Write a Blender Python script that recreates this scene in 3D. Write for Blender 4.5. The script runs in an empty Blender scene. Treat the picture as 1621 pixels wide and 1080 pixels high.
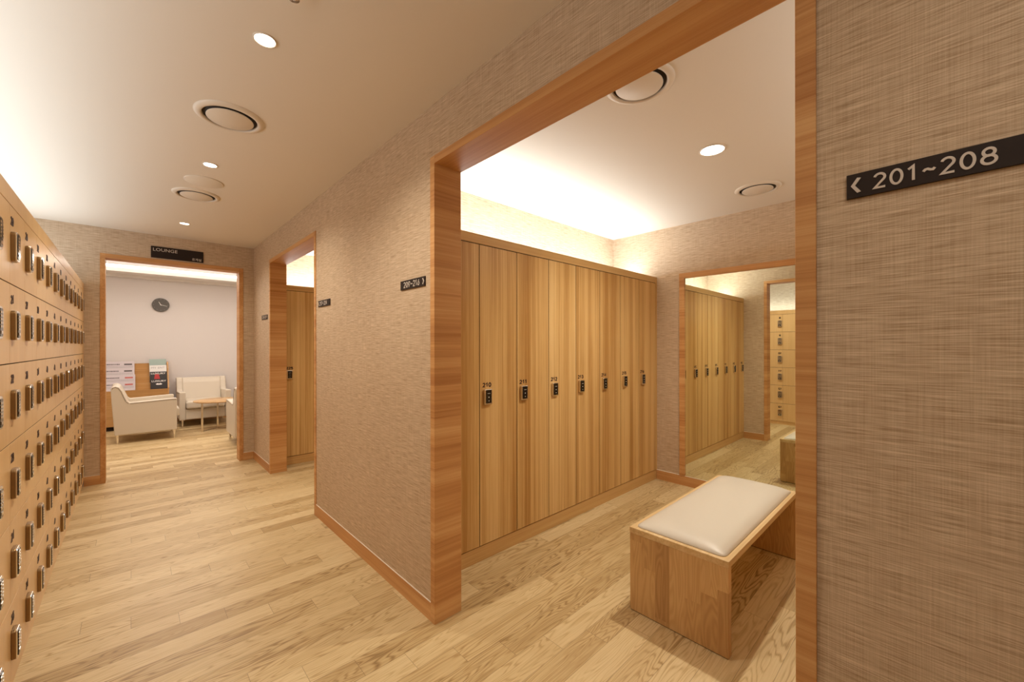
import bpy, bmesh, math, random
from mathutils import Vector, Matrix

# ---------------------------------------------------------------- camera
scene = bpy.context.scene
COL = scene.collection
YAW, ROLL, FPX, CXP, CYP = math.radians(43.352), math.radians(-0.0732), 637.65, 810.44, 548.62
cam_data = bpy.data.cameras.new('camera')
cam = bpy.data.objects.new('camera', cam_data); COL.objects.link(cam)
cam_data.sensor_width = 36.0; cam_data.sensor_fit = 'HORIZONTAL'
cam_data.lens = FPX / 1621.0 * 36.0
cam_data.shift_x = (810.5 - CXP) / 1621.0
cam_data.shift_y = (CYP - 540.0) / 1621.0
cam_data.clip_start = 0.02
_f = Vector((math.sin(YAW), math.cos(YAW), 0)); _r = Vector((math.cos(YAW), -math.sin(YAW), 0)); _u = Vector((0, 0, 1))
_r2 = _r * math.cos(ROLL) + _u * math.sin(ROLL); _u2 = _u * math.cos(ROLL) - _r * math.sin(ROLL)
cam.matrix_world = Matrix(((_r2.x, _u2.x, -_f.x, 0), (_r2.y, _u2.y, -_f.y, 0), (_r2.z, _u2.z, -_f.z, 1.4), (0, 0, 0, 1)))
scene.camera = cam

# ---------------------------------------------------------------- view, world, large lights
scene.view_settings.view_transform = 'Standard'
scene.view_settings.look = 'None'
scene.view_settings.gamma = 1.0
scene.view_settings.use_curve_mapping = False
scene.view_settings.exposure = 0.15
world = bpy.data.worlds.new('world'); scene.world = world; world.use_nodes = True
world.node_tree.nodes['Background'].inputs[0].default_value = (0.9, 0.8, 0.65, 1)
world.node_tree.nodes['Background'].inputs[1].default_value = 0.02

WARM = (1.0, 0.94, 0.82)
COVE = (0.91, 0.98, 1.03)

def area(name, loc, sx, sy, power, color, up=False, rot=None):
    d = bpy.data.lights.new(name, 'AREA'); d.shape = 'RECTANGLE'; d.size = sx; d.size_y = sy
    d.energy = power; d.color = color
    o = bpy.data.objects.new(name, d); COL.objects.link(o); o.location = loc
    if up: o.rotation_euler = (math.pi, 0, 0)
    if rot: o.rotation_euler = rot
    return o

# geometry constants (metres)
CEIL = 2.627
XW, XJ = 1.111, 1.2696           # corridor face and inner face of the right wall
XF = 1.105                        # face of the casings
YFAR = 5.884
XB = 4.046                        # back wall of the alcoves
XBACK = -0.85                     # wall behind the small lockers
XA = -0.35                        # face of the small lockers
YL1, YL2 = 2.047, 5.275           # faces of the tall lockers
YR1, YR2 = -0.10, 3.28            # faces of the banks opposite
OP1 = (0.1865, 1.7765); OP2 = (3.537, 5.080)
OPT = 2.3603
LX0, LX1, LZ = -0.2356, 1.0004, 2.3622     # lounge opening, outside of casing
BW = 0.039                        # casing face width
YLB = 9.75                        # lounge back wall

# cove strips lying on top of the locker banks, light going up to the ceiling; the last is an added fill
area('cove_light_small_lockers', (-0.70, 2.3, 2.02), 0.10, 7.0, 36, (.86, .97, 1.07), True)
area('cove_light_alcove', (2.66, 2.33, 2.10), 2.7, 0.10, 28, COVE, True)
area('cove_light_alcove', (2.66, -0.38, 2.10), 2.7, 0.10, 15, COVE, True)
area('cove_light_alcove', (2.66, 5.60, 2.10), 2.7, 0.10, 30, COVE, True)
area('cove_light_alcove', (2.66, 3.0, 2.10), 2.7, 0.10, 16, COVE, True)
area('cove_and_fill_light_lounge', (0.6, 9.27, 2.72), 4.2, 0.08, 45, (1, 0.93, 0.84), True)
area('cove_and_fill_light_lounge', (0.6, 7.4, 2.86), 2.6, 1.6, 60, (1, 0.91, 0.82))  # added broad fill facing down to brighten the lounge, not a cove strip

# ---------------------------------------------------------------- materials
def new_mat(name):
    m = bpy.data.materials.new(name); m.use_nodes = True
    nt = m.node_tree; b = nt.nodes['Principled BSDF']
    return m, nt, b
def N(nt, t, **kw):
    n = nt.nodes.new(t)
    for k, v in kw.items(): setattr(n, k, v)
    return n
def plain(name, col, rough=0.5, metal=0.0, emit=None, estr=0, coat=0):
    m, nt, b = new_mat(name)
    b.inputs['Base Color'].default_value = (*col, 1); b.inputs['Roughness'].default_value = rough
    b.inputs['Metallic'].default_value = metal
    b.inputs['Coat Weight'].default_value = coat
    if emit:
        b.inputs['Emission Color'].default_value = (*emit, 1); b.inputs['Emission Strength'].default_value = estr
    # slight procedural wear in the roughness
    no = N(nt, 'ShaderNodeTexNoise'); no.inputs['Scale'].default_value = 40
    tc = N(nt, 'ShaderNodeTexCoord'); nt.links.new(tc.outputs['Object'], no.inputs['Vector'])
    mr = N(nt, 'ShaderNodeMapRange'); mr.inputs[3].default_value = max(rough - .04, 0); mr.inputs[4].default_value = min(rough + .04, 1)
    nt.links.new(no.outputs[0], mr.inputs[0]); nt.links.new(mr.outputs[0], b.inputs['Roughness'])
    return m
def math_node(nt, op, a, b=None, c=None):
    n = N(nt, 'ShaderNodeMath', operation=op)
    for i, v in enumerate((a, b, c)):
        if v is None: continue
        if isinstance(v, (int, float)): n.inputs[i].default_value = v
        else: nt.links.new(v, n.inputs[i])
    return n.outputs[0]
def ramp(nt, fac, stops):
    r = N(nt, 'ShaderNodeValToRGB'); e = r.color_ramp.elements
    while len(e) < len(stops): e.new(0.5)
    for el, (p, c) in zip(e, stops): el.position = p; el.color = (*c, 1)
    nt.links.new(fac, r.inputs[0]); return r.outputs[0]

def wood(name, dark, mid, light, axis='Z', bands=9.0, rough=0.38, stretch=0.35, contrast=1.0):
    """straight-grained veneer, the grain running along one local axis"""
    m, nt, b = new_mat(name)
    tc = N(nt, 'ShaderNodeTexCoord'); oi = N(nt, 'ShaderNodeObjectInfo')
    add = N(nt, 'ShaderNodeVectorMath', operation='ADD')
    rv = N(nt, 'ShaderNodeCombineXYZ')
    r7 = math_node(nt, 'MULTIPLY', oi.outputs['Random'], 7.3)
    for i in range(3): nt.links.new(r7, rv.inputs[i])
    nt.links.new(tc.outputs['Object'], add.inputs[0]); nt.links.new(rv.outputs[0], add.inputs[1])
    def noise(across, along, det, rg=.5):
        mp = N(nt, 'ShaderNodeMapping')
        s = [across, across, across]
        for a_ in axis: s['XYZ'.index(a_)] = along
        mp.inputs['Scale'].default_value = s
        nt.links.new(add.outputs[0], mp.inputs[0])
        n = N(nt, 'ShaderNodeTexNoise'); n.inputs['Scale'].default_value = 1; n.inputs['Detail'].default_value = det
        n.inputs['Roughness'].default_value = rg
        nt.links.new(mp.outputs[0], n.inputs[0]); return n.outputs[0]
    n1 = noise(bands, stretch, 3); n2 = noise(bands * 7, stretch * 1.2, 3, .6); n3 = noise(420, 5, 2)
    a = math_node(nt, 'MULTIPLY', n1, .5); a = math_node(nt, 'MULTIPLY_ADD', n2, .34, a); a = math_node(nt, 'MULTIPLY_ADD', n3, .16, a)
    w = .16 / contrast
    col = ramp(nt, a, [(.5 - w, dark), (.5, mid), (.5 + w, light)])
    nt.links.new(col, b.inputs['Base Color'])
    b.inputs['Roughness'].default_value = rough; b.inputs['Specular IOR Level'].default_value = .5 if rough < .34 else .32
    bp = N(nt, 'ShaderNodeBump'); bp.inputs['Strength'].default_value = .08; bp.inputs['Distance'].default_value = .001
    nt.links.new(n3, bp.inputs['Height']); nt.links.new(bp.outputs[0], b.inputs['Normal'])
    return m

def board_wood(name, dark, mid, light):
    """solid finger-jointed boards (bench): staves with their own tone, vertical"""
    m, nt, b = new_mat(name)
    tc = N(nt, 'ShaderNodeTexCoord'); sp = N(nt, 'ShaderNodeSeparateXYZ'); nt.links.new(tc.outputs['Object'], sp.inputs[0])
    h = math_node(nt, 'ADD', sp.outputs[0], sp.outputs[1])
    ci = math_node(nt, 'FLOOR', math_node(nt, 'DIVIDE', h, .075))
    wn = N(nt, 'ShaderNodeTexWhiteNoise', noise_dimensions='1D'); nt.links.new(ci, wn.inputs['W'])
    zz = math_node(nt, 'FLOOR', math_node(nt, 'DIVIDE', math_node(nt, 'MULTIPLY_ADD', wn.outputs[0], .9, sp.outputs[2]), .42))
    cv = N(nt, 'ShaderNodeCombineXYZ'); nt.links.new(ci, cv.inputs[0]); nt.links.new(zz, cv.inputs[1])
    w2 = N(nt, 'ShaderNodeTexWhiteNoise', noise_dimensions='2D'); nt.links.new(cv.outputs[0], w2.inputs['Vector'])
    off = math_node(nt, 'MULTIPLY', w2.outputs[0], 9.0)
    v = N(nt, 'ShaderNodeCombineXYZ')
    nt.links.new(math_node(nt, 'MULTIPLY_ADD', h, 16.0, off), v.inputs[0]); nt.links.new(off, v.inputs[1])
    nt.links.new(math_node(nt, 'MULTIPLY', sp.outputs[2], 2.2), v.inputs[2])
    n = N(nt, 'ShaderNodeTexNoise'); n.inputs['Scale'].default_value = 1; n.inputs['Detail'].default_value = 1
    nt.links.new(v.outputs[0], n.inputs[0])
    rg = math_node(nt, 'SINE', math_node(nt, 'MULTIPLY', n.outputs[0], 75.0))
    t = math_node(nt, 'MULTIPLY_ADD', rg, .10, math_node(nt, 'MULTIPLY_ADD', w2.outputs[0], .55, .2))
    nt.links.new(ramp(nt, t, [(0.05, dark), (.5, mid), (.95, light)]), b.inputs['Base Color'])
    b.inputs['Roughness'].default_value = .4
    return m

def floor_mat():
    """oak boards 12 cm x 90 cm along X, each row stepped a fifth of a board"""
    m, nt, b = new_mat('oak_plank_floor')
    g = N(nt, 'ShaderNodeNewGeometry'); sp = N(nt, 'ShaderNodeSeparateXYZ'); nt.links.new(g.outputs['Position'], sp.inputs[0])
    X, Y = sp.outputs[0], sp.outputs[1]
    yy = math_node(nt, 'DIVIDE', math_node(nt, 'SUBTRACT', Y, .114), .12)
    row = math_node(nt, 'FLOOR', yy); fy = math_node(nt, 'FRACT', yy)
    xx = math_node(nt, 'MULTIPLY_ADD', math_node(nt, 'SUBTRACT', row, 12.0), .1815, math_node(nt, 'SUBTRACT', X, 1.811))
    xx = math_node(nt, 'DIVIDE', xx, .9075)
    ci = math_node(nt, 'FLOOR', xx); fx = math_node(nt, 'FRACT', xx)
    cv = N(nt, 'ShaderNodeCombineXYZ'); nt.links.new(ci, cv.inputs[0]); nt.links.new(row, cv.inputs[1])
    wn = N(nt, 'ShaderNodeTexWhiteNoise', noise_dimensions='2D'); nt.links.new(cv.outputs[0], wn.inputs['Vector'])
    ws = N(nt, 'ShaderNodeSeparateColor'); nt.links.new(wn.outputs['Color'], ws.inputs[0])
    off = math_node(nt, 'MULTIPLY', wn.outputs['Value'], 37.0)
    def vec(sx, sy):
        v = N(nt, 'ShaderNodeCombineXYZ')
        nt.links.new(math_node(nt, 'MULTIPLY_ADD', X, sx, off), v.inputs[0])
        nt.links.new(math_node(nt, 'MULTIPLY', Y, sy), v.inputs[1]); nt.links.new(off, v.inputs[2]); return v.outputs[0]
    # cathedral growth rings = contour lines of a stretched noise
    n1 = N(nt, 'ShaderNodeTexNoise'); n1.inputs['Scale'].default_value = 1; n1.inputs['Detail'].default_value = 2.5; n1.inputs['Roughness'].default_value = .45
    nt.links.new(vec(1.15, 9.5), n1.inputs[0])
    amp = math_node(nt, 'MULTIPLY_ADD', ws.outputs[0], 100.0, 90.0)
    s = math_node(nt, 'SINE', math_node(nt, 'MULTIPLY', n1.outputs[0], amp))
    line = math_node(nt, 'POWER', math_node(nt, 'MULTIPLY_ADD', s, .5, .5), 3.0)
    n2 = N(nt, 'ShaderNodeTexNoise'); n2.inputs['Scale'].default_value = 1; n2.inputs['Detail'].default_value = 3
    nt.links.new(vec(5.0, 190.0), n2.inputs[0])
    n3 = N(nt, 'ShaderNodeTexNoise'); n3.inputs['Scale'].default_value = 1; n3.inputs['Detail'].default_value = 1
    nt.links.new(vec(1.3, 7.0), n3.inputs[0])
    lm = math_node(nt, 'MULTIPLY', line, math_node(nt, 'MULTIPLY', math_node(nt, 'MULTIPLY_ADD', n3.outputs[0], 1.9, -.40), .46))
    tone = math_node(nt, 'MULTIPLY_ADD', ws.outputs[1], .44, .46)
    tone = math_node(nt, 'MULTIPLY_ADD', n3.outputs[0], .30, math_node(nt, 'SUBTRACT', tone, .15))
    t = math_node(nt, 'SUBTRACT', tone, lm)
    t = math_node(nt, 'MULTIPLY_ADD', math_node(nt, 'SUBTRACT', n2.outputs[0], .5), .55, t)
    col = ramp(nt, t, FLOOR_STOPS)
    # seams
    e1 = math_node(nt, 'MINIMUM', fy, math_node(nt, 'SUBTRACT', 1.0, fy)); e1 = math_node(nt, 'MULTIPLY', e1, .12)
    e2 = math_node(nt, 'MINIMUM', fx, math_node(nt, 'SUBTRACT', 1.0, fx)); e2 = math_node(nt, 'MULTIPLY', e2, .9075)
    e = math_node(nt, 'MINIMUM', e1, e2)
    seam = math_node(nt, 'LESS_THAN', e, .0009)
    mx = N(nt, 'ShaderNodeMix', data_type='RGBA'); mx.inputs[7].default_value = (.08, .04, .016, 1)
    nt.links.new(math_node(nt, 'MULTIPLY', seam, .55), mx.inputs[0]); nt.links.new(col, mx.inputs[6])
    nt.links.new(mx.outputs[2], b.inputs['Base Color'])
    b.inputs['Roughness'].default_value = .40
    b.inputs['Specular IOR Level'].default_value = .45
    bp = N(nt, 'ShaderNodeBump'); bp.inputs['Strength'].default_value = .12; bp.inputs['Distance'].default_value = .001
    nt.links.new(math_node(nt, 'SUBTRACT', n2.outputs[0], math_node(nt, 'MULTIPLY_ADD', line, .5, seam)), bp.inputs['Height']); nt.links.new(bp.outputs[0], b.inputs['Normal'])
    return m
FLOOR_STOPS = [(0.0, (.16, .085, .03)), (.35, (.41, .265, .11)), (.6, (.585, .425, .215)), (1.0, (.715, .56, .32))]

def fabric_mat(name, dark, light):
    """woven wallcovering: long horizontal slubs crossed by fine vertical threads"""
    m, nt, b = new_mat(name)
    g = N(nt, 'ShaderNodeNewGeometry'); sp = N(nt, 'ShaderNodeSeparateXYZ'); nt.links.new(g.outputs['Position'], sp.inputs[0])
    h = math_node(nt, 'ADD', sp.outputs[0], sp.outputs[1])
    def nz(sh, sz, det, w=0.0):
        v = N(nt, 'ShaderNodeCombineXYZ'); nt.links.new(math_node(nt, 'MULTIPLY', h, sh), v.inputs[0]); nt.links.new(math_node(nt, 'MULTIPLY', sp.outputs[2], sz), v.inputs[1])
        v.inputs[2].default_value = w
        n = N(nt, 'ShaderNodeTexNoise'); n.inputs['Scale'].default_value = 1; n.inputs['Detail'].default_value = det
        nt.links.new(v.outputs[0], n.inputs[0]); return n.outputs[0]
    hor = nz(15, 400, 2); slub = nz(6, 110, 2, 4.0); ver = nz(420, 6, 2, 2.0); big = nz(1.5, 1.5, 2, 7.0)
    t = math_node(nt, 'MULTIPLY', hor, .52); t = math_node(nt, 'MULTIPLY_ADD', slub, .22, t)
    t = math_node(nt, 'MULTIPLY_ADD', ver, .18, t); t = math_node(nt, 'MULTIPLY_ADD', big, .08, t)
    nt.links.new(ramp(nt, t, [(.35, dark), (.65, light)]), b.inputs['Base Color'])
    b.inputs['Roughness'].default_value = .62
    b.inputs['Specular IOR Level'].default_value = .35
    bp = N(nt, 'ShaderNodeBump'); bp.inputs['Strength'].default_value = .25; bp.inputs['Distance'].default_value = .002
    nt.links.new(t, bp.inputs['Height']); nt.links.new(bp.outputs[0], b.inputs['Normal'])
    return m

M = {}
M['floor'] = floor_mat()
M['fabric'] = fabric_mat('woven_wallcovering', (.35, .23, .13), (.72, .56, .40))
M['ceiling'] = plain('ceiling_paint', (.77, .68, .565), .75)
M['lounge_wall'] = plain('lounge_wall_paint', (.71, .665, .645), .6)
M['lounge_ceiling'] = plain('lounge_ceiling_paint', (.85, .82, .79), .7)
M['door_wood'] = wood('locker_oak_veneer_vertical', (.43, .215, .058), (.63, .385, .145), (.76, .52, .235), 'Z', 10, .36, .22, 1.35)
M['frame_wood'] = wood('casing_veneer_horizontal', (.42, .18, .056), (.57, .285, .102), (.68, .39, .165), 'XY', 9, .5, .5, 1.2)
M['frame_wood_y'] = wood('casing_veneer_along_corridor', (.42, .18, .056), (.57, .285, .102), (.68, .39, .165), 'Y', 7, .5, .5)
M['trim_wood'] = wood('plinth_veneer_horizontal', (.46, .24, .08), (.58, .345, .13), (.66, .43, .18), 'X', 12, .4, .4)
M['small_wood'] = wood('small_locker_veneer', (.66, .41, .175), (.74, .48, .225), (.80, .54, .27), 'Z', 7, .30, .4, .8)
M['bench_wood'] = board_wood('bench_solid_oak', (.36, .185, .065), (.56, .335, .135), (.72, .48, .23))
M['bench_top'] = wood('bench_top_oak', (.50, .32, .14), (.66, .46, .23), (.76, .57, .33), 'X', 14, .4, .6)
M['cushion'] = plain('cushion_leatherette', (.60, .54, .45), .42)
M['gap'] = plain('locker_gap_dark', (.02, .010, .006), .9)
M['chrome'] = plain('brushed_chrome', (.72, .66, .58), .22, 1.0)
M['chrome_bright'] = plain('polished_steel', (.85, .80, .74), .12, 1.0)
M['black'] = plain('glossy_black_plastic', (.008, .007, .007), .18)
M['dots'] = plain('pale_keypad_marks', (.65, .62, .58), .4)
M['number'] = plain('dark_brown_lettering', (.035, .008, .006), .5)
M['sign'] = plain('dark_brown_sign_panel', (.022, .012, .008), .6)
M['sign'].node_tree.nodes['Principled BSDF'].inputs['Specular IOR Level'].default_value = .25
M['chrome_dark_reflection'] = plain('lock_side_painted_reflection', (.30, .19, .085), .32, .85)  # chrome lock sides, with the dark reflection put into their colour
M['letter'] = plain('silver_sign_lettering', (.62, .54, .47), .5)
M['mirror'] = plain('mirror_glass', (.86, .90, .80), .0, 1.0)
M['mirror'].node_tree.nodes['Principled BSDF'].inputs['Roughness'].default_value = 0
for l in list(M['mirror'].node_tree.links):
    if l.to_socket.name == 'Roughness': M['mirror'].node_tree.links.remove(l)
M['lamp'] = plain('downlight_diffuser', (1, 1, 1), .5, 0, (1, .93, .82), 9)
M['white_plastic'] = plain('cream_painted_metal', (.74, .64, .52), .45)
M['dark_hole'] = plain('vent_throat', (.03, .018, .01), .8)
M['pale_strip'] = plain('pale_top_strip', (.78, .68, .56), .5)
M['chair'] = plain('cream_leather', (.66, .58, .47), .45)
M['piping'] = plain('dark_seam_piping', (.22, .17, .12), .6)
M['table_wood'] = wood('table_top_oak', (.42, .24, .10), (.54, .33, .15), (.62, .40, .20), 'X', 12)
M['rack_wood'] = wood('magazine_rack_veneer', (.42, .21, .07), (.52, .28, .10), (.60, .35, .15), 'X', 10)
M['clock_face'] = plain('grey_clock_face', (.10, .09, .08), .5)
M['clock_white'] = plain('pale_clock_hands', (.85, .82, .78), .5)
M['mag_teal'] = plain('pale_teal_cover', (.33, .42, .38), .4)
M['mag_white'] = plain('white_cover', (.80, .77, .74), .4)
M['mag_black'] = plain('black_cover', (.02, .015, .015), .35)
M['mag_red'] = plain('red_cover_print', (.45, .02, .02), .4)
M['print_white'] = plain('white_cover_print', (.85, .80, .76), .4)
M['print_grey'] = plain('grey_print', (.35, .33, .32), .5)
M['paper'] = plain('newspaper_paper', (.62, .55, .57), .7)
M['print_dark'] = plain('dark_newsprint', (.12, .10, .10), .7)
M['print_red'] = plain('red_newsprint', (.55, .14, .12), .7)

# ---------------------------------------------------------------- helpers
def finish(name, bm, mats, parent=None, loc=None, smooth=False, bevel=0, bseg=2):
    me = bpy.data.meshes.new(name); bmesh.ops.recalc_face_normals(bm, faces=bm.faces); bm.to_mesh(me); bm.free()
    if not isinstance(mats, (list, tuple)): mats = [mats]
    for k in mats: me.materials.append(M[k])
    if smooth:
        for p in me.polygons: p.use_smooth = True
    o = bpy.data.objects.new(name, me); COL.objects.link(o)
    if parent: o.parent = parent
    if loc: o.location = loc
    if bevel:
        md = o.modifiers.new('bevel', 'BEVEL'); md.width = bevel; md.segments = bseg; md.limit_method = 'ANGLE'; md.angle_limit = .6
    return o
def bx(bm, x0, x1, y0, y1, z0, z1, mi=0):
    vs = [bm.verts.new((x, y, z)) for x in (x0, x1) for y in (y0, y1) for z in (z0, z1)]
    fs = []
    for q in ((0, 1, 3, 2), (4, 6, 7, 5), (0, 4, 5, 1), (2, 3, 7, 6), (0, 2, 6, 4), (1, 5, 7, 3)):
        f = bm.faces.new([vs[i] for i in q]); f.material_index = mi; fs.append(f)
    return fs
def box(name, x0, x1, y0, y1, z0, z1, mat, parent=None, bevel=0, **kw):
    bm = bmesh.new(); bx(bm, x0, x1, y0, y1, z0, z1); return finish(name, bm, mat, parent, bevel=bevel, **kw)
def struct(o):
    o['kind'] = 'structure'; return o
def tag(o, label, cat, group=None):
    o['label'] = label; o['category'] = cat
    if group: o['group'] = group
    return o
def thing(name, label, cat, loc=(0, 0, 0), rz=0, group=None):
    o = bpy.data.objects.new(name, None); COL.objects.link(o); o.location = loc; o.rotation_euler = (0, 0, rz)
    o.empty_display_size = .1
    return tag(o, label, cat, group)
def prism(bm, pts, axis, a, b, mi=0):
    """extrude a closed outline (2-D) along an axis from a to b"""
    def V(p, t):
        return {'X': (t, p[0], p[1]), 'Y': (p[0], t, p[1]), 'Z': (p[0], p[1], t)}[axis]
    lo = [bm.verts.new(V(p, a)) for p in pts]; hi = [bm.verts.new(V(p, b)) for p in pts]
    n = len(pts)
    for f in (bm.faces.new(lo), bm.faces.new(list(reversed(hi)))): f.material_index = mi
    for i in range(n):
        f = bm.faces.new((lo[i], hi[i], hi[(i + 1) % n], lo[(i + 1) % n])); f.material_index = mi
def lathe(bm, prof, c=(0, 0, 0), seg=48, mi=0, close=True):
    """revolve a closed (r, z) profile about Z; smooth"""
    rings = []
    for r, z in prof:
        rings.append([bm.verts.new((c[0] + r * math.cos(2 * math.pi * k / seg), c[1] + r * math.sin(2 * math.pi * k / seg), c[2] + z)) if r > 1e-6 else None for k in range(seg)])
        if r <= 1e-6:
            v = bm.verts.new((c[0], c[1], c[2] + z)); rings[-1] = [v] * seg
    m = len(rings)
    for i in range(m if close else m - 1):
        A, B = rings[i], rings[(i + 1) % m]
        for k in range(seg):
            q = []
            for v in (A[k], A[(k + 1) % seg], B[(k + 1) % seg], B[k]):
                if v not in q: q.append(v)
            if len(q) >= 3:
                try: f = bm.faces.new(q); f.material_index = mi; f.smooth = True
                except ValueError: pass
def copy_tree(o, parent=None):
    c = o.copy(); COL.objects.link(c)
    if parent: c.parent = parent
    for ch in list(o.children): copy_tree(ch, c)
    return c
def round_rect(w, h, r, seg=5, cx=0, cz=0):
    pts = []
    for (sx, sz, a0) in ((1, 1, 0), (-1, 1, 90), (-1, -1, 180), (1, -1, 270)):
        for k in range(seg + 1):
            a = math.radians(a0 + 90 * k / seg)
            pts.append((cx + sx * (w / 2 - r) + r * math.cos(a), cz + sz * (h / 2 - r) + r * math.sin(a)))
    return pts
_text_cache = {}
def _arc(cx, cy, rx, ry, a0, a1, n=14):
    return [(cx + rx * math.cos(math.radians(a0 + (a1 - a0) * k / n)), cy + ry * math.sin(math.radians(a0 + (a1 - a0) * k / n))) for k in range(n + 1)]
GLYPH = {   # (advance, strokes, closed?) drawn in a box one cap-height tall
    '0': (.62, [(_arc(.31, .5, .25, .5, 90, 450, 28)[:-1], True)]),
    '1': (.46, [([(.06, .80), (.28, 1.0), (.28, 0)], False)]),
    '2': (.60, [(_arc(.30, .73, .24, .27, 165, -35, 14) + [(.06, 0), (.56, 0)], False)]),
    '3': (.60, [(_arc(.28, .76, .22, .24, 150, -80, 12) + _arc(.28, .27, .26, .27, 80, -150, 14), False)]),
    '4': (.64, [([(.46, 0), (.46, 1.0), (.05, .27), (.60, .27)], False)]),
    '5': (.60, [([(.52, 1.0), (.12, 1.0), (.09, .56)] + _arc(.28, .32, .27, .32, 120, -150, 14), False)]),
    '6': (.62, [([(.46, 1.0), (.12, .48)] + _arc(.31, .31, .25, .31, 150, 510, 24), False)]),
    '7': (.58, [([(.05, 1.0), (.54, 1.0), (.20, 0)], False)]),
    '8': (.62, [(_arc(.31, .76, .21, .24, -90, 270, 20)[:-1], True), (_arc(.31, .27, .26, .27, 90, 450, 22)[:-1], True)]),
    '9': (.62, [([(.16, 0), (.50, .52)] + _arc(.31, .69, .25, .31, -30, 330, 24), False)]),
    '~': (.62, [([(.08, .42), (.16, .53), (.26, .55), (.38, .47), (.48, .45), (.56, .56)], False)]),
}
def stroke_text(s, cap, width, weight=.13, depth=.0010):
    """numbers drawn as even rounded strokes, centred, in the local XZ plane facing -Y"""
    key = ('stroke', s, cap, width, weight, depth)
    if key in _text_cache: return _text_cache[key]
    adv = sum(GLYPH[c][0] for c in s) + .16 * (len(s) - 1)
    kx = width / adv; bm = bmesh.new(); x0 = -adv / 2; hw_ = weight / 2 * cap
    for c in s:
        a, strokes = GLYPH[c]
        for si, (pts, closed) in enumerate(strokes):
            P_ = [Vector(((x0 + p[0]) * kx, (p[1] - .5) * (cap - 2 * hw_))) for p in pts]
            n = len(P_); L = []; Rr = []
            for i in range(n):
                a_ = P_[(i - 1) % n] if (closed or i) else None; b_ = P_[(i + 1) % n] if (closed or i < n - 1) else None
                d1 = (P_[i] - a_).normalized() if a_ is not None else (b_ - P_[i]).normalized()
                d2 = (b_ - P_[i]).normalized() if b_ is not None else d1
                t_ = (d1 + d2); t_ = t_.normalized() if t_.length > 1e-4 else d1
                m_ = Vector((-t_.y, t_.x)); k_ = hw_ / max(.5, m_.dot(Vector((-d1.y, d1.x))))
                L.append(P_[i] + m_ * k_); Rr.append(P_[i] - m_ * k_)
            y1 = -depth - si * depth * .04
            vl = [(bm.verts.new((p.x, 0, p.y)), bm.verts.new((p.x, y1, p.y))) for p in L]
            vr = [(bm.verts.new((p.x, 0, p.y)), bm.verts.new((p.x, y1, p.y))) for p in Rr]
            for i in range(n if closed else n - 1):
                j = (i + 1) % n
                bm.faces.new((vl[i][1], vl[j][1], vr[j][1], vr[i][1])); bm.faces.new((vl[i][0], vl[j][0], vl[j][1], vl[i][1])); bm.faces.new((vr[i][0], vr[j][0], vr[j][1], vr[i][1]))
            if not closed:
                for i in (0, n - 1): bm.faces.new((vl[i][0], vl[i][1], vr[i][1], vr[i][0]))
        x0 += a + .16
    me = bpy.data.meshes.new('lettering'); bmesh.ops.recalc_face_normals(bm, faces=bm.faces); bm.to_mesh(me); bm.free()
    _text_cache[key] = me; return me
def digits(name, s, cap, mat, parent, loc, width, weight=.13, depth=.0010):
    me = stroke_text(s, cap, width, weight, depth).copy(); me.name = name; me.materials.append(M[mat])
    o = bpy.data.objects.new(name, me); COL.objects.link(o); o.parent = parent; o.location = loc; return o

def text_mesh(s, cap, bold=0.0, depth=.0008, squeeze=1.0, spacing=1.0, width=None):
    """lettering standing in the local XZ plane, facing -Y, centred; cap = capital height"""
    key = (s, cap, bold, depth, squeeze, spacing, width)
    if key in _text_cache: return _text_cache[key]
    cu = bpy.data.curves.new('lettering', 'FONT'); cu.body = s; cu.size = 1.0; cu.offset = bold; cu.space_character = spacing
    cu.resolution_u = 3
    to = bpy.data.objects.new('lettering_source', cu); COL.objects.link(to)
    bpy.context.view_layer.update()
    dg = bpy.context.evaluated_depsgraph_get()
    me = bpy.data.meshes.new_from_object(to.evaluated_get(dg))
    bpy.data.objects.remove(to); bpy.data.curves.remove(cu)
    xs = [v.co.x for v in me.vertices]; ys = [v.co.y for v in me.vertices]
    k = cap / .72; kx = k * squeeze
    if width: kx = width / (max(xs) - min(xs))
    cx_, cy_ = (max(xs) + min(xs)) / 2, (.36 if s.isascii() else (max(ys) + min(ys)) / 2)
    bm = bmesh.new(); bm.from_mesh(me); bpy.data.meshes.remove(me)
    r = bmesh.ops.extrude_face_region(bm, geom=list(bm.faces))
    ex = [g for g in r['geom'] if isinstance(g, bmesh.types.BMVert)]
    for v in bm.verts: v.co = Vector(((v.co.x - cx_) * kx, 0, (v.co.y - cy_) * k))
    for v in ex: v.co.y = -depth
    me2 = bpy.data.meshes.new('lettering'); bmesh.ops.recalc_face_normals(bm, faces=bm.faces); bm.to_mesh(me2); bm.free()
    _text_cache[key] = me2
    return me2
def text_obj(name, s, cap, mat, parent, loc, rz=0, **kw):
    me = text_mesh(s, cap, **kw).copy(); me.name = name; me.materials.clear(); me.materials.append(M[mat])
    o = bpy.data.objects.new(name, me); COL.objects.link(o)
    if parent: o.parent = parent
    o.location = loc; o.rotation_euler = (0, 0, rz); return o

# ---------------------------------------------------------------- room shell
struct(box('floor', -1.6, 4.3, -1.7, YLB + .1, -.08, 0, 'floor'))
struct(box('ceiling', XBACK - .1, 4.2, -1.7, 5.884, CEIL, CEIL + .1, 'ceiling'))

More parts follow.
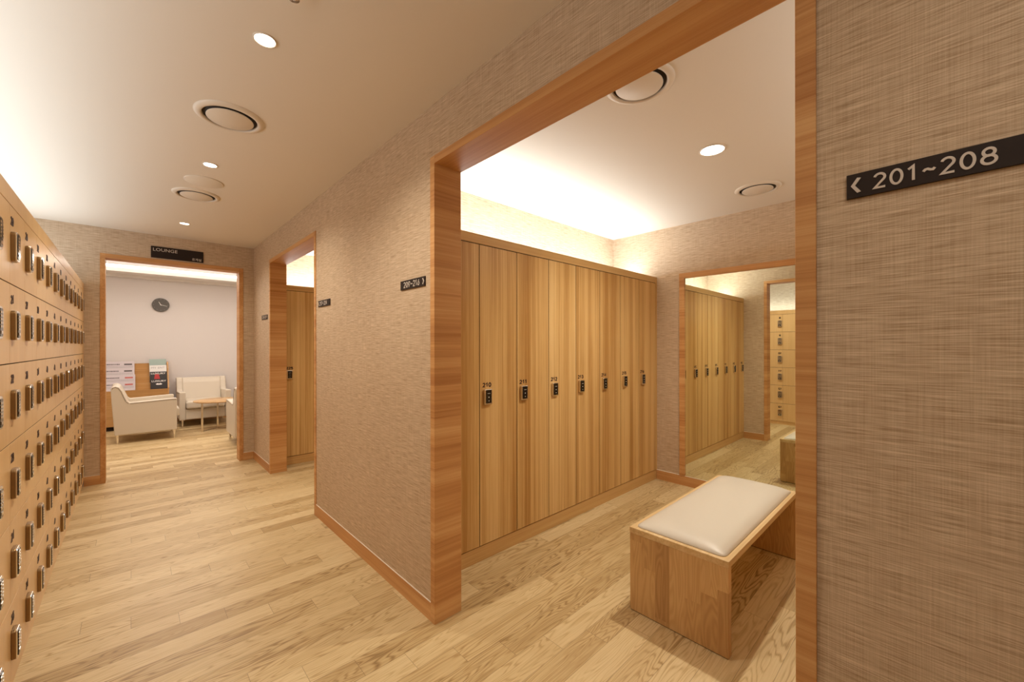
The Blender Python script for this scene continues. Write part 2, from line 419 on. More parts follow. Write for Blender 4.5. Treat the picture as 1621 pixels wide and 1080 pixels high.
bm = bmesh.new()
for y0, y1 in ((-1.6, OP1[0] + .01), (OP1[1] - .01, OP2[0] + .01), (OP2[1] - .01, YFAR)): bx(bm, XW, XJ - .006, y0, y1, 0, CEIL)
for y0, y1 in ((OP1[0] + .01, OP1[1] - .01), (OP2[0] + .01, OP2[1] - .01)): bx(bm, XW, XJ - .006, y0, y1, OPT - .01, CEIL)
struct(finish('wall_right', bm, 'fabric'))
bm = bmesh.new()
bx(bm, XBACK - .1, LX0 + .01, YFAR, YFAR + .15, 0, CEIL + .4); bx(bm, LX1 - .01, XB + .1, YFAR, YFAR + .15, 0, CEIL + .4)
bx(bm, LX0 + .01, LX1 - .01, YFAR, YFAR + .15, LZ - .01, CEIL + .4)
struct(finish('wall_far', bm, 'fabric'))
struct(box('wall_left', XBACK - .1, XBACK, -1.6, YFAR, 0, CEIL, 'fabric'))
struct(box('wall_near', XBACK, XW, -1.7, -1.6, 0, CEIL, 'fabric'))
struct(box('wall_alcove_back', XB, XB + .1, -1.6, YFAR, 0, CEIL, 'fabric'))
struct(box('wall_alcove_partition', XJ - .006, XB, 2.58, 2.75, 0, CEIL, 'fabric'))
struct(box('wall_alcove_near', XJ - .006, XB, -.74, -.64, 0, CEIL, 'fabric'))
struct(box('wall_alcove_far', XJ - .006, XB, 5.80, YFAR, 0, CEIL, 'fabric'))

# lounge shell
LR = 2.7; LL = -1.5; LC = 2.95
struct(box('wall_lounge_back', LL, LR, YLB, YLB + .1, 0, LC, 'lounge_wall'))
struct(box('wall_lounge_left', LL - .1, LL, YFAR + .15, YLB + .1, 0, LC, 'lounge_wall'))
struct(box('wall_lounge_right', LR, LR + .1, YFAR + .15, YLB + .1, 0, LC, 'lounge_wall'))
struct(box('ceiling_lounge', LL, LR, YFAR + .15, YLB, LC, LC + .1, 'lounge_ceiling'))
bm = bmesh.new()
bx(bm, LL, LR, 9.34, YLB, 2.66, 2.70); bx(bm, LL, LR, 9.30, 9.34, 2.655, 2.76)
bx(bm, LL, LR, 9.67, YLB, 2.61, 2.66)
struct(finish('ceiling_lounge_cove', bm, 'lounge_ceiling'))

# door casings
def casing_x(name, y0, y1, top, x0, x1, two_sided=True):
    root = bpy.data.objects.new(name, None); COL.objects.link(root); struct(root)
    for a, b in ((y0, y0 + BW), (y1 - BW, y1)): box('jamb', x0, x1, a, b, 0, top, 'frame_wood', root, bevel=.0012)
    box('head', x0, x1, y0 + BW, y1 - BW, top - BW, top, 'frame_wood_y', root, bevel=.0012)
    return root
casing_x('door_1', OP1[0], OP1[1], OPT, XF, XJ)
casing_x('door_2', OP2[0], OP2[1], OPT, XF, XJ)
root = bpy.data.objects.new('door_3', None); COL.objects.link(root); struct(root)
for a, b in ((LX0, LX0 + BW), (LX1 - BW - .004, LX1)): box('jamb', a, b, YFAR - .006, YFAR + .156, 0, LZ, 'frame_wood_y', root, bevel=.0012)
box('head', LX0 + BW, LX1 - BW - .004, YFAR - .006, YFAR + .156, LZ - .043, LZ, 'frame_wood', root, bevel=.0012)

# baseboards, each with a pale strip on top
BH = .097
def baseboard(name, x0, x1, y0, y1, mat, h=BH):
    bm = bmesh.new(); bx(bm, x0, x1, y0, y1, 0, h - .004); bx(bm, x0, x1, y0, y1, h - .004, h - .001, 1)
    return struct(finish(name, bm, [mat, 'pale_strip']))
baseboard('baseboard_right', XF + .001, XW, OP1[1], OP2[0], 'frame_wood_y')
baseboard('baseboard_right_far', XF + .001, XW, OP2[1], YFAR, 'frame_wood_y')
baseboard('baseboard_right_near', XF + .001, XW, -1.6, OP1[0], 'frame_wood_y')
baseboard('baseboard_far_left', XA, LX0, YFAR - .006, YFAR, 'frame_wood')
baseboard('baseboard_far_right', LX1, XF, YFAR - .006, YFAR, 'frame_wood')
baseboard('baseboard_alcove_back', XB - .014, XB, YR1, YL1, 'frame_wood_y', .099)
baseboard('baseboard_alcove_side', XJ - .006, XJ + .004, OP1[1], YL1, 'frame_wood_y', .099)
baseboard('baseboard_second_alcove_back', XB - .014, XB, YR2, YL2, 'frame_wood_y', .099)
baseboard('baseboard_lounge_back', LL, -.8, YLB - .01, YLB, 'frame_wood')
baseboard('baseboard_lounge_back_right', .49, LR, YLB - .01, YLB, 'frame_wood')

# ---------------------------------------------------------------- locks
def lock_meshes(w, h, d, kind):
    bm = bmesh.new(); prism(bm, round_rect(w, h, .014 if kind == 'small' else .006), 'Y', 0, -d * (.72 if kind == 'small' else 1))
    if kind == 'small': prism(bm, round_rect(w * .985, h * .985, .014), 'Y', -d * .70, -d, 1)
    me = finish('lock', bm, ['chrome_dark_reflection', 'chrome_bright'] if kind == 'small' else ['chrome', 'chrome']); md = me.modifiers.new('b', 'BEVEL'); md.width = d * (.14 if kind == 'small' else .42); md.segments = 3; md.limit_method = 'ANGLE'; md.angle_limit = .9
    bm = bmesh.new()
    if kind == 'small':
        prism(bm, round_rect(w * .66, h * .84, .009), 'Y', -d + .001, -d - .0022)
        for r in range(5):
            for c in range(2):
                x = -.010 + c * .020; z = h * .30 - r * h * .105
                bx(bm, x - .0075, x + .0075, -d - .0036, -d - .002, z - .0042, z + .0042, 1)
        bx(bm, -.012, .012, -d - .0036, -d - .002, -h * .34, -h * .25, 1)
    else:
        prism(bm, round_rect(w * .68, h * .86, .005, cz=h * .03), 'Y', -d + .001, -d - .0022)
        bx(bm, -w * .17, w * .17, -d - .0026, -d - .002, h * .22, h * .24, 1)
        prism(bm, [(.004 * math.cos(a * math.pi / 4), .003 - .012 * 0 + .004 * math.sin(a * math.pi / 4) - h * .04) for a in range(8)], 'Y', -d - .0026, -d - .002, 1)
        bx(bm, -.003, .003, -d - .0026, -d - .002, -h * .27, -h * .22, 1)
    fc = finish('lock_face', bm, ['black', 'dots'] if kind != 'small' else ['black', 'chrome_bright'])
    return me, fc

# ---------------------------------------------------------------- tall lockers
def tall_locker_proto(w, zk, zd, depth):
    t = thing('tall_locker', 'tall locker', 'locker')
    bm = bmesh.new(); bx(bm, 0, w, .0195, depth, zk, zd + .002); bx(bm, 0, .0026, .0025, .0195, zk, zd); bx(bm, w - .0026, w, .0025, .0195, zk, zd); bx(bm, .0026, w - .0026, .0025, .0195, zd - .0043, zd)  # near-black edge strips paint the shade of the gaps around the door
    finish('carcass', bm, 'gap', t)
    d = box('door', .0028, w - .0028, 0, .019, zk + .003, zd - .0045, 'door_wood', t, bevel=.0008)
    lk, fc = lock_meshes(.067, .102, .019, 'tall')
    for o in (lk, fc): o.parent = d; o.location = (.061, 0, 1.068)
    return t, d
W_T = .3381
proto, _ = tall_locker_proto(W_T, .0988, 2.0669, .50)
def number_tag(door, s, x, z, cap, width=None, bold=.022):
    return digits('number', s, cap, 'number', door, (x, -.0001, z), width, .25, .0006)
def bank(origin, rz, first, n, w, label_fn, group, used=[False]):
    out = []
    for i in range(n):
        t = proto if not used[0] else copy_tree(proto)
        used[0] = True
        c, s_ = math.cos(rz), math.sin(rz)
        t.location = (origin[0] + c * w * i, origin[1] + s_ * w * i, 0); t.rotation_euler = (0, 0, rz)
        t['label'] = label_fn(first + i, i); t['group'] = group
        out.append((t, first + i))
    return out
ords = ['first', 'second', 'third', 'fourth', 'fifth', 'sixth', 'seventh', 'last']
def lab1(n, i):
    if i == 0: return 'tall oak locker half hidden behind the big door casing, left end of the bench bank'
    if i == 7: return 'tall oak locker 216 touching the alcove back wall, right end of the bank'
    if i == 1: return 'tall oak locker 210, widest whole door in view, beside the big door casing'
    return '%s tall oak locker from the big door casing, behind the bench, marked %d' % (ords[i], n)
def lab2(n, i):
    return 'tall oak locker 225, seen through the small far doorway' if i == 0 else '%s tall locker inside the far alcove, counted from 225, marked %d' % (ords[i], n)
def lab3(n, i):
    return '%s tall locker from the mirror wall, near side of the bench alcove, marked %d' % (ords[i], n)
G1 = bank((1.3054, YL1), 0, 209, 8, W_T, lab1, 'tall lockers behind the bench')
G2 = bank((1.2975, YL2), 0, 225, 8, W_T, lab2, 'tall lockers in the far alcove')
G3 = bank((XB - .036, YR1), math.pi, 201, 8, W_T, lab3, 'tall lockers on the near side of the bench alcove')
for t, n in G1 + G2 + G3:
    for ch in t.children:
        if ch.name.startswith('door'): number_tag(ch, str(n), .061, 1.1465, .031, width=.072)

def bank_trim(x0, x1, yf, sgn, names, labels):
    """fascia over the doors, plinth under them, a stile at each end; sgn = +1 when the bank runs back toward +Y"""
    y = lambda a: yf + sgn * a
    def b(name, xa, xb, ya, yb, za, zb, mat, lab, cat):
        o = box(name, xa, xb, min(y(ya), y(yb)), max(y(ya), y(yb)), za, zb, mat, bevel=.0012); return tag(o, lab, cat)
    b('locker_fascia', x0, x1, 0, .022, 2.0675, 2.1295, 'trim_wood', labels[0], 'fascia')
    b('locker_plinth', x0, x1, .003, .02, 0, .0958, 'trim_wood', labels[1], 'plinth')
    b('locker_stile', XB - .0335, XB, 0, .019, .0988, 2.0665, 'door_wood', labels[2], 'stile')
bank_trim(XJ - .005, XB, YL1, 1, None, ('long oak fascia above the tall lockers behind the bench', 'oak plinth under the tall lockers behind the bench', 'narrow oak filler strip between locker 216 and the back wall'))
bank_trim(XJ - .005, XB, YL2, 1, None, ('oak fascia above locker 225 in the far doorway', 'oak plinth under locker 225 in the far doorway', 'narrow oak filler at the back end of the far alcove lockers'))
tag(box('locker_stile', XJ - .005, 1.304, YL1, YL1 + .019, .0988, 2.0665, 'door_wood'), 'oak filler strip beside locker 209, behind the big door casing', 'stile')
tag(box('locker_stile', XJ - .005, 1.2965, YL2, YL2 + .019, .0988, 2.0665, 'door_wood'), 'oak filler strip left of locker 225 in the far doorway', 'stile')
o = box('locker_fascia', XJ - .005, XB, YR1 - .022, YR1, 2.0675, 2.1295, 'trim_wood'); tag(o, 'oak fascia above lockers 201 to 208, near side of the bench alcove', 'fascia')
o = box('locker_plinth', XJ - .005, XB, YR1 - .02, YR1 - .003, 0, .0958, 'trim_wood'); tag(o, 'oak plinth under lockers 201 to 208, near side of the bench alcove', 'plinth')

# the bank facing them in the second alcove (its backs close that side)
bm = bmesh.new(); bx(bm, XJ - .004, XB - .002, 2.755, YR2, 0, 2.10)
for i in range(9): bx(bm, XJ + .02 + i * .34, XJ + .0225 + i * .34, YR2, YR2 + .0006, .1, 2.06)
tag(finish('locker_bank', bm, 'door_wood'), 'closed oak locker bank on the near side of the far alcove', 'locker')

# ---------------------------------------------------------------- small lockers along the corridor
ZS = [1.9674, 1.6519, 1.3337, 1.0168, .6994, .3744, .058]
PW = .306
def small_column_proto():
    t = thing('locker_column', 'column of six small lockers', 'locker')
    finish_b = bmesh.new(); bx(finish_b, 0, PW, .0195, .46, .058, 1.985)
    for z_ in ZS[:-1]: bx(finish_b, 0, PW, .003, .0195, z_ - .002, z_ + (.0009 if z_ == ZS[0] else .002))  # near-black strips stand in for the shade between stacked doors
    finish('carcass', finish_b, 'gap', t)
    lk = fc = None
    for r in range(6):
        zt, zb = ZS[r], ZS[r + 1]
        d = box('door', .0011, PW - .0011, 0, .019, zb - zt + .0022, -.0022, 'small_wood', t, bevel=.0006)
        d.location = (0, 0, zt)
        if lk is None: lk, fc = lock_meshes(.066, .118, .017, 'small'); a, b = lk, fc
        else:
            a, b = lk.copy(), fc.copy(); COL.objects.link(a); COL.objects.link(b)
        for o in (a, b): o.parent = d; o.location = (.042, 0, -.165)
    return t
cp = small_column_proto()
NC = 16; Y0 = 2.518 - 5 * PW
ordw = ['nearest the camera', 'second', 'third', 'fourth', 'fifth', 'sixth', 'seventh', 'eighth', 'ninth', 'tenth', 'eleventh', 'twelfth', 'thirteenth', 'fourteenth', 'fifteenth', 'sixteenth']
for k in range(NC):
    t = cp if k == 0 else copy_tree(cp)
    y = Y0 + k * PW
    t.location = (XA, y, 0); t.rotation_euler = (0, 0, math.pi / 2)
    m = NC - k                                   # counted from the lounge wall
    if m == 1: lab = 'column of six small oak lockers touching the lounge wall, last of the row'
    elif m == 12: lab = 'column of six small oak lockers cut by the left edge of the photo'
    elif m == 11: lab = 'nearest whole column of six small oak lockers, left corridor wall'
    elif m == 14: lab = 'column of small lockers seen whole in the alcove mirror'
    elif m == 15: lab = 'column of small lockers cut off by the mirror view, right of the whole one'
    else: lab = '%s column of six small oak lockers from the lounge wall' % ordw[m - 1]
    t['label'] = lab; t['group'] = 'small lockers along the left corridor wall'
    first = 8 + 6 * (k - 3)
    doors = sorted([c for c in t.children if c.name.startswith('door')], key=lambda c: -c.location.z)
    for r, d in enumerate(doors):
        n = first + r
        if n > 0: digits('number', str(n), .036, 'number', d, (.042, -.0001, -.062), .046 if n > 9 else .022, .26, .0014)
tag(box('locker_fascia', XA - .022, XA, Y0, YFAR, 1.9685, 2.039, 'small_wood', bevel=.0012), 'long plain oak fascia over the small lockers on the left', 'fascia')
tag(box('end_panel', XA - .46, XA, Y0 - .021, Y0 - .001, 0, 2.039, 'small_wood'), 'plain oak end panel closing the near end of the small locker row', 'end panel')
tag(box('locker_plinth', XA - .04, XA - .012, Y0, YFAR - .007, 0, .057, 'small_wood'), 'low recessed oak plinth under the small lockers on the left', 'plinth')

# ---------------------------------------------------------------- mirror
t = thing('wall_mirror', 'tall wood-framed mirror on the alcove back wall, reaching the baseboard', 'mirror', (XB, .98, .099))
MY0, MY1 = -.821, .821; MT = 2.1335 - .099
box('mirror_glass', -.008, -.002, MY0 + .05, MY1 - .05, 0, MT - .05, 'mirror', t)
for a, b in ((MY0, MY0 + .053), (MY1 - .053, MY1)): box('frame_side', -.022, -.0005, a, b, 0, MT - .053, 'frame_wood', t, bevel=.001)
box('frame_top', -.022, -.0005, MY0, MY1, MT - .053, MT, 'frame_wood_y', t, bevel=.001)

# ---------------------------------------------------------------- bench
BX0, BX1, BY0, BY1, BHT = 1.928, 3.188, .640, 1.132, .44
t = thing('bench', 'low oak bench with cream padded seat in front of tall lockers', 'bench', ((BX0 + BX1) / 2, (BY0 + BY1) / 2, 0))
hx, hy = (BX1 - BX0) / 2, (BY1 - BY0) / 2
box('leg_panel', -hx + .002, -hx + .036, -hy + .002, hy - .002, .004, BHT - .031, 'bench_wood', t, bevel=.0015)
box('leg_panel', hx - .036, hx - .002, -hy + .002, hy - .002, .004, BHT - .031, 'bench_wood', t, bevel=.0015)
for s_ in (-1, 1): box('foot_strip', s_ * (hx - .019) - .013, s_ * (hx - .019) + .013, -hy + .006, hy - .006, 0, .0045, 'gap', t)
box('top_board', -hx, hx, -hy, hy, BHT - .031, BHT, 'bench_top', t, bevel=.0018)
bm = bmesh.new()
nx, ny = 40, 18
cxh, cyh = hx - .024, hy - .024
def crown(u, v):
    a = min(1 - abs(u), 1 - abs(v) ) ; du = (1 - abs(u)) * cxh; dv = (1 - abs(v)) * cyh
    e = lambda d: 1 - math.exp(-d / .035)
    return .004 + .036 * e(du) * e(dv)
grid = [[None] * (ny + 1) for _ in range(nx + 1)]
def warp(t): return math.sin(t * math.pi / 2) * .55 + t * .45
for i in range(nx + 1):
    for j in range(ny + 1):
        u, v = warp(i / nx * 2 - 1), warp(j / ny * 2 - 1)
        # rounded plan corners
        x, y = u * cxh, v * cyh
        rr = .03; ax, ay = abs(x) - (cxh - rr), abs(y) - (cyh - rr)
        if ax > 0 and ay > 0:
            l = math.hypot(ax, ay)
            if l > rr * .999 or True:
                mxx = max(ax, ay); k = mxx / l if l else 1
                x = math.copysign(cxh - rr + ax * k, x); y = math.copysign(cyh - rr + ay * k, y)
        grid[i][j] = bm.verts.new((x, y, BHT + crown(u, v)))
for i in range(nx):
    for j in range(ny): bm.faces.new((grid[i][j], grid[i + 1][j], grid[i + 1][j + 1], grid[i][j + 1]))
edge = [grid[i][0] for i in range(nx + 1)] + [grid[nx][j] for j in range(1, ny + 1)] + [grid[i][ny] for i in range(nx - 1, -1, -1)] + [grid[0][j] for j in range(ny - 1, 0, -1)]
low = [bm.verts.new((v.co.x, v.co.y, BHT - .0005)) for v in edge]
for i in range(len(edge)):
    j = (i + 1) % len(edge); bm.faces.new((edge[i], edge[j], low[j], low[i]))
bm.faces.new(low)
finish('seat_cushion', bm, 'cushion', t, smooth=True)

# ---------------------------------------------------------------- wall signs
def arrow(bm, cx, s, h, d, sgn):
    """chevron; sgn +1 points to +x"""
    w = h * .52; th = h * .24
    pts = [(cx - sgn * w / 2, h / 2), (cx - sgn * w / 2 + sgn * th * .9, h / 2 + th * .25), (cx + sgn * w / 2 + sgn * th * .25, 0), (cx - sgn * w / 2 + sgn * th * .9, -h / 2 - th * .25), (cx - sgn * w / 2, -h / 2), (cx + sgn * w / 2 - sgn * th * .75, 0)]
    prism(bm, pts, 'Y', 0, -d)
def range_sign(s, label, ya, yb, zc, left, right, tx, tw, cap):
    """sign on the corridor wall: local x runs toward -Y (image right), facing the corridor"""
    w = abs(ya - yb); t = thing('wall_sign', label, 'sign', (XW, (ya + yb) / 2, zc), -math.pi / 2, None)
    box('panel', -w / 2, w / 2, -.006, -.0002, -.025, .025, 'sign', t)
    digits('lettering', s, cap, 'letter', t, (tx, -.0058, 0), tw, .135, .0016)
    bm = bmesh.new(); arrow(bm, (-w / 2 + .016) if left else (w / 2 - .016), 1, cap * .88, .0018, -1 if left else 1)
    finish('arrow', bm, 'letter', t, loc=(0, -.0058, 0))
range_sign('201~208', 'large dark sign on the near right wall reading 201~208', .134, -.126, 1.7365, True, False, -.1 + .094, .163, .032)
range_sign('209~216', 'dark wall sign reading 209~216, left of the big doorway', 2.087, 1.827, 1.7415, False, True, -.008, .168, .033)
range_sign('217~224', 'dark wall sign reading 217~224, right of the small far doorway', 3.467, 3.207, 1.7455, True, False, -.012, .163, .032)
range_sign('225~232', 'tiny dark wall sign left of the small far doorway', 5.428, 5.168, 1.737, False, True, -.008, .168, .033)
t = thing('lounge_sign', 'dark rectangular sign above the lounge doorway', 'sign', (.3805, YFAR, 2.439))
box('panel', -.2275, .2275, -.012, -.0002, -.062, .062, 'sign', t)
text_obj('lettering', 'LOUNGE', .034, 'letter', t, (-.108, -.0118, .028), depth=.0015, width=.205)
text_obj('small_lettering', '휴게실', .024, 'letter', t, (.166, -.0118, -.036), bold=.01, depth=.0015, width=.085)

# ---------------------------------------------------------------- ceiling fittings
def downlight(x, y, r, power, label, lens_r=None):
    t = thing('downlight', label, 'ceiling light', (x, y, CEIL))
    bm = bmesh.new(); lathe(bm, [(r * .86, 0.001), (r * .86, -.004), (r * .93, -.006), (r, -.003), (r, 0.001)]); finish('trim_ring', bm, 'white_plastic', t)
    bm = bmesh.new(); lathe(bm, [(0, -.0005), (r * .85, -.0005), (r * .85, -.0025), (0, -.0030)], close=False); finish('lens', bm, 'lamp', t)
    d = bpy.data.lights.new('downlight_beam', 'SPOT'); d.energy = power; d.color = WARM; d.spot_size = math.radians(150); d.spot_blend = 1.0; d.shadow_soft_size = .035
    o = bpy.data.objects.new('downlight_beam', d); COL.objects.link(o); o.parent = t; o.location = (0, 0, -.045)
    return t
PC = 52
downlight(.388, 1.846, .042, PC, 'round ceiling downlight in the corridor, nearest the camera')
downlight(.385, 3.366, .042, PC, 'round ceiling downlight in the corridor, between the two round vents and the lounge')
downlight(.383, 5.139, .042, PC * .6, 'small round ceiling downlight in the corridor, nearest the lounge')
downlight(2.640, .970, .078, PC * 1.9, 'large glowing round downlight in the bench alcove ceiling')
downlight(.388, -.35, .042, PC * .35, 'round corridor downlight behind the camera')
downlight(2.640, 4.28, .078, PC * 1.2, 'round downlight in the far alcove ceiling')

def vent(x, y, label):
    t = thing('ceiling_vent', label, 'vent', (x, y, CEIL))
    bm = bmesh.new(); lathe(bm, [(.124, -.001), (.123, -.008), (.128, -.013), (.140, -.012), (.150, -.007), (.158, -.001), (.158, .0005), (.122, .0005)], seg=64); finish('outer_ring', bm, 'white_plastic', t)
    bm = bmesh.new(); lathe(bm, [(0, -.0005), (.121, -.0005), (.121, -.002), (0, -.002)], close=False, seg=48); finish('throat', bm, 'dark_hole', t)
    bm = bmesh.new(); lathe(bm, [(0, -.008), (.096, -.008), (.105, -.010), (.106, -.013), (.103, -.015), (0, -.017)], close=False, seg=64); finish('centre_disc', bm, 'white_plastic', t)
    bm = bmesh.new(); lathe(bm, [(.0, -.002), (.02, -.002), (.02, -.009), (0, -.009)], close=False, seg=16); finish('stem', bm, 'dark_hole', t)
vent(.385, 2.600, 'large round ceiling vent in the corridor, nearest the camera')
vent(.382, 4.110, 'small-looking round ceiling vent in the corridor, before the lounge doorway')
vent(1.725, .960, 'round ceiling vent partly hidden by the big door head')
vent(3.545, .968, 'round ceiling vent in the bench alcove near the mirror wall')
bm = bmesh.new(); lathe(bm, [(0, .0005), (.118, .0005), (.118, -.004), (.114, -.006), (0, -.006)], close=False, seg=64)
o = finish('ceiling_cover', bm, 'ceiling', loc=(.392, 3.742, CEIL)); tag(o, 'flat round blank cover on the corridor ceiling beside the far vent', 'cover plate')
t = thing('sprinkler', 'sprinkler head on the corridor ceiling at the top edge of the photo', 'sprinkler', (.405, 1.515, CEIL))
bm = bmesh.new(); lathe(bm, [(0, .0005), (.040, .0005), (.040, -.003), (.030, -.006), (0, -.006)], close=False, seg=32); finish('cover_ring', bm, 'white_plastic', t)
bm = bmesh.new(); lathe(bm, [(0, -.005), (.010, -.005), (.010, -.022), (.006, -.024), (.006, -.034), (0, -.034)], close=False, seg=16)
lathe(bm, [(0, -.034), (.018, -.034), (.018, -.036), (0, -.036)], close=False, seg=24); finish('nozzle', bm, 'chrome', t)

# ---------------------------------------------------------------- lounge furniture
t = thing('wall_clock', 'round dark grey clock on the lounge back wall', 'clock', (.386, YLB, 2.165))
def ydisc(bm, r0, r1, y0, y1, seg=48, mi=0):
    lo = [(r0 * math.cos(2 * math.pi * k / seg), r0 * math.sin(2 * math.pi * k / seg)) for k in range(seg)]
    prism(bm, lo, 'Y', y0, y1, mi)
bm = bmesh.new(); ydisc(bm, .122, 0, -.001, -.035); finish('face', bm, 'clock_face', t, bevel=.004)
bm = bmesh.new()
for k in range(12):
    a = k * math.pi / 6; r0, r1 = .094, .108
    p = [(math.sin(a) * r0 - math.cos(a) * .0018, math.cos(a) * r0 + math.sin(a) * .0018), (math.sin(a) * r1 - math.cos(a) * .0018, math.cos(a) * r1 + math.sin(a) * .0018), (math.sin(a) * r1 + math.cos(a) * .0018, math.cos(a) * r1 - math.sin(a) * .0018), (math.sin(a) * r0 + math.cos(a) * .0018, math.cos(a) * r0 - math.sin(a) * .0018)]
    prism(bm, p, 'Y', -.0352, -.036)
finish('hour_marks', bm, 'print_grey', t)
def hand(name, ang, ln, w):
    bm = bmesh.new(); prism(bm, [(-w, -.012), (w, -.012), (w * .6, ln), (-w * .6, ln)], 'Y', -.037, -.039)
    o = finish(name, bm, 'clock_white', t); o.rotation_euler = (0, math.radians(ang), 0); return o
hand('hour_hand', -28, .062, .005); hand('minute_hand', 104, .092, .0038)

# magazine rack with sloping tiers
RX0, RX1 = -.78, .485
t = thing('magazine_rack', 'wooden tiered magazine rack against the lounge back wall', 'magazine rack', ((RX0 + RX1) / 2, YLB, 0))
hw = (RX1 - RX0) / 2
prof = [(-.34, .07), (-.34, .66)]
yy, zz = -.34, .66
steps = []
for k in range(4):
    steps.append((yy, zz)); yy += .065; prof.append((yy, zz)); zz += .112; prof.append((yy, zz))
prof += [(-.02, zz), (-.02, .07)]
bm = bmesh.new(); prism(bm, prof, 'X', -hw + .02, hw - .02); finish('tiers', bm, 'rack_wood', t)
for s in (-1, 1):
    bm = bmesh.new(); prism(bm, [(-.345, .0), (-.345, .68), (-.09, 1.13), (-.012, 1.13), (-.012, 0)], 'X', s * hw, s * (hw - .02)); finish('side_panel', bm, 'rack_wood', t)
box('kick_board', -hw + .02, hw - .02, -.31, -.29, 0, .07, 'gap', t)

def leaning(name, label, cat, x, k, w, h, mats, build, dy=0.0, group=None):
    """a sheet standing on tier k and leaning back on the riser"""
    y, z = steps[k]
    t = thing(name, label, cat, ((RX0 + RX1) / 2 + x, YLB + y + .018 - dy, z + .002), 0, group)
    t.rotation_euler = (math.radians(-14), 0, 0)
    box('cover', -w / 2, w / 2, -.006, 0, 0, h, mats[0], t)
    build(t, w, h); return t
cxr = (RX0 + RX1) / 2
MX = .345 - cxr
def lux(red):
    def f(t, w, h):
        text_obj('title', 'LUXURY', .030, 'print_white', t, (0, -.0065, h - .032), bold=.02, depth=.0006, width=w * .86)
        bm = bmesh.new()
        if red:
            prism(bm, [(-w * .25, h * .3), (w * .1, h * .3), (w * .02, h * .78), (-w * .2, h * .78)], 'Y', -.006, -.0066); finish('cover_picture', bm, 'mag_red', t)
        else:
            prism(bm, [(-.03, h * .42), (-.045, h * .50), (-.02, h * .60), (0, h * .55), (.02, h * .60), (.045, h * .5), (.03, h * .42)], 'Y', -.006, -.0066); finish('cover_picture', bm, 'print_white', t)
    return f
leaning('magazine', 'black magazine titled LUXURY with a white emblem, lowest tier', 'magazine', MX + .005, 0, .225, .17, ['mag_black'], lux(False), group='magazines on the rack')
leaning('magazine', 'black magazine with a red picture and LUXURY title, second tier', 'magazine', MX, 1, .228, .19, ['mag_black'], lux(True), group='magazines on the rack')
leaning('magazine', 'white magazine with thin grey title, third tier of the rack', 'magazine', MX - .002, 2, .228, .19, ['mag_white'], lambda t, w, h: text_obj('title', 'MY ENT', .034, 'print_grey', t, (0, -.0065, h - .045), depth=.0006, width=w * .8), group='magazines on the rack')
leaning('magazine', 'pale teal magazine, topmost on the rack', 'magazine', MX - .004, 3, .228, .185, ['mag_teal'], lambda t, w, h: box('cover_picture', -w * .36, w * .36, -.0066, -.006, h * .45, h * .9, 'mag_teal', t), group='magazines on the rack')
random.seed(4)
def news(seed):
    def f(t, w, h):
        rnd = random.Random(seed); bm = bmesh.new()
        x = -w / 2 + .03
        while x < w / 2 - .2:
            l = rnd.uniform(.006, .016); bx(bm, x, x + l, -.0066, -.006, h - .062, h - .042, 0); x += l + .005
        for r in range(3): bx(bm, -w / 2 + .02, w / 2 - .02, -.0064, -.006, h - .085 - r * .014, h - .083 - r * .014, 0)
        finish('headline', bm, 'print_dark', t)
        bm = bmesh.new(); bx(bm, w / 2 - .13, w / 2 - .03, -.0066, -.006, h - .066, h - .040); finish('masthead', bm, 'print_red' if seed < 3 else 'print_dark', t)
    return f
places = ['lowest of the four', 'second from the bottom', 'second from the top', 'topmost of the four']
for k in range(4):
    leaning('newspaper', 'folded newspaper on the left of the rack, ' + places[k], 'newspaper', -.2 - cxr + (.01 if k < 2 else 0), k, .47, .155, ['paper'], news(k + 1), group='newspapers on the rack')

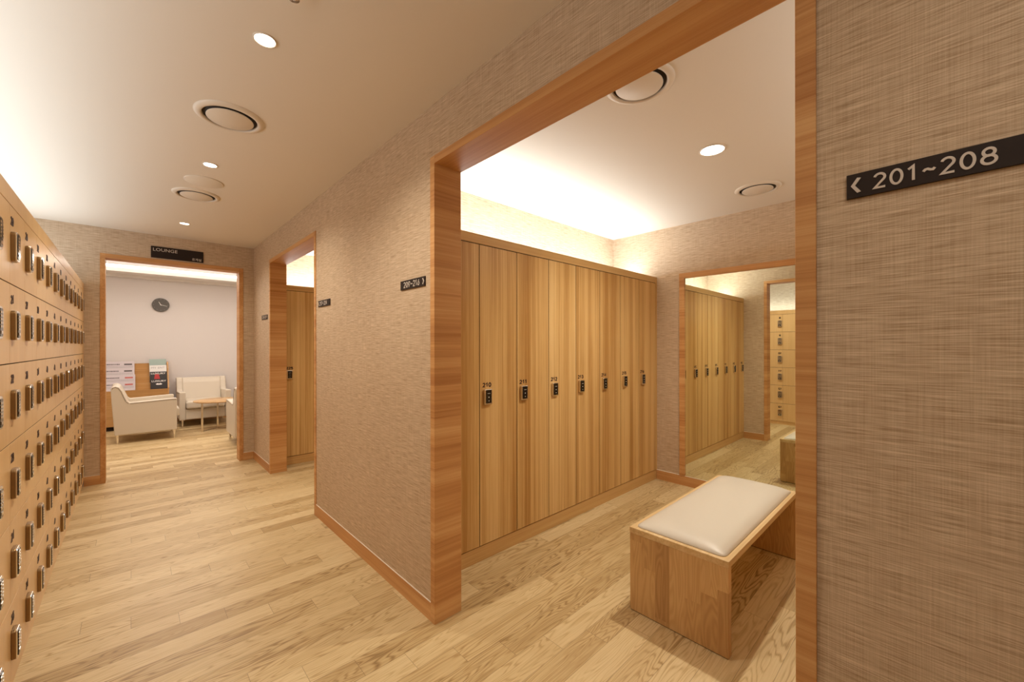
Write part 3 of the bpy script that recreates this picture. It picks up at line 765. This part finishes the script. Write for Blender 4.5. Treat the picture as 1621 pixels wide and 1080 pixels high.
def armchair():
    t = thing('armchair', 'armchair', 'armchair')
    # local: faces +X, side panels at y=+-, origin at the floor centre
    W, D = .74, .72
    prof = [(-.345, .125), (-.375, .60), (-.385, .80), (-.375, .825), (-.335, .838), (-.295, .820), (-.262, .765), (-.235, .680), (-.210, .615), (-.185, .590), (.30, .612), (.34, .612), (.345, .60), (.345, .125)]
    for s in (-1, 1):
        bm = bmesh.new(); prism(bm, prof, 'Y', s * W / 2, s * (W / 2 - .085)); finish('side_panel', bm, 'chair', t, bevel=.012, bseg=3)
        # raised piping along the outline
        bm = bmesh.new(); yy = s * (W / 2 + .001)
        pp = prof[2:12]
        for (a, b) in zip(pp, pp[1:]):
            n = Vector((b[0] - a[0], b[1] - a[1])).normalized(); q = Vector((-n.y, n.x)) * .003; off = -Vector((-n.y, n.x)) * .018
            A = Vector(a) + off; B = Vector(b) + off
            prism(bm, [tuple(A - q), tuple(B - q), tuple(B + q), tuple(A + q)], 'Y', yy - s * .004, yy + s * .0015)
        finish('piping', bm, 'piping', t)
    bm = bmesh.new(); prism(bm, [(-.33, .13), (-.36, .60), (-.372, .80), (-.360, .822), (-.325, .833), (-.29, .812), (-.255, .74), (-.215, .60), (-.16, .42), (-.16, .13)], 'Y', -W / 2 + .086, W / 2 - .086); finish('backrest', bm, 'chair', t, bevel=.010, bseg=3)
    box('seat_base', -.16, .335, -W / 2 + .086, W / 2 - .086, .13, .31, 'chair', t, bevel=.01)
    o = box('seat_cushion', -.17, .385, -W / 2 + .09, W / 2 - .09, .315, .455, 'chair', t); md = o.modifiers.new('b', 'BEVEL'); md.width = .035; md.segments = 4
    for sx in (-1, 1):
        for sy in (-1, 1): 
            bm = bmesh.new()
            x, y = sx * .315, sy * (W / 2 - .045)
            v = []
            for (z, r) in ((0, .008), (.125, .013)):
                v.append([bm.verts.new((x + a * r, y + b * r, z)) for a, b in ((-1, -1), (1, -1), (1, 1), (-1, 1))])
            bm.faces.new(v[0]); bm.faces.new(v[1])
            for i in range(4): bm.faces.new((v[0][i], v[0][(i + 1) % 4], v[1][(i + 1) % 4], v[1][i]))
            finish('leg', bm, 'chrome_bright', t)
    return t
a1 = armchair(); a1.location = (.165, 8.455, 0)
a1['label'] = 'cream leather armchair in side view, left in the lounge, before the rack'; a1['group'] = 'lounge armchairs'
a2 = copy_tree(a1); a2.location = (.965, 9.32, 0); a2.rotation_euler = (0, 0, -math.pi / 2)
a2['label'] = 'cream leather armchair facing the corridor, behind the round table'
a3 = copy_tree(a1); a3.location = (1.41, 7.06, 0); a3.rotation_euler = (0, 0, math.pi / 2)
a3['label'] = 'cream armchair almost hidden behind the right lounge door casing'

t = thing('side_table', 'round oak side table with slim metal legs in the lounge', 'table', (1.10, 8.50, 0))
bm = bmesh.new(); lathe(bm, [(0, .472), (.345, .472), (.36, .478), (.36, .488), (.356, .492), (0, .492)], close=False, seg=64); finish('table_top', bm, 'table_wood', t)
LG = [(-.26, -.20), (.15, -.20), (-.02, .06)]
for x, y in LG: box('leg', x - .014, x + .014, y - .005, y + .005, 0, .472, 'chrome', t)
for (a, b) in ((0, 2), (2, 1)):
    A, B = Vector(LG[a]), Vector(LG[b]); n = (B - A).normalized(); q = Vector((-n.y, n.x)) * .012
    bm = bmesh.new(); prism(bm, [tuple(A - q), tuple(B - q), tuple(B + q), tuple(A + q)], 'Z', .0, .008); finish('foot_bar', bm, 'chrome_bright', t)
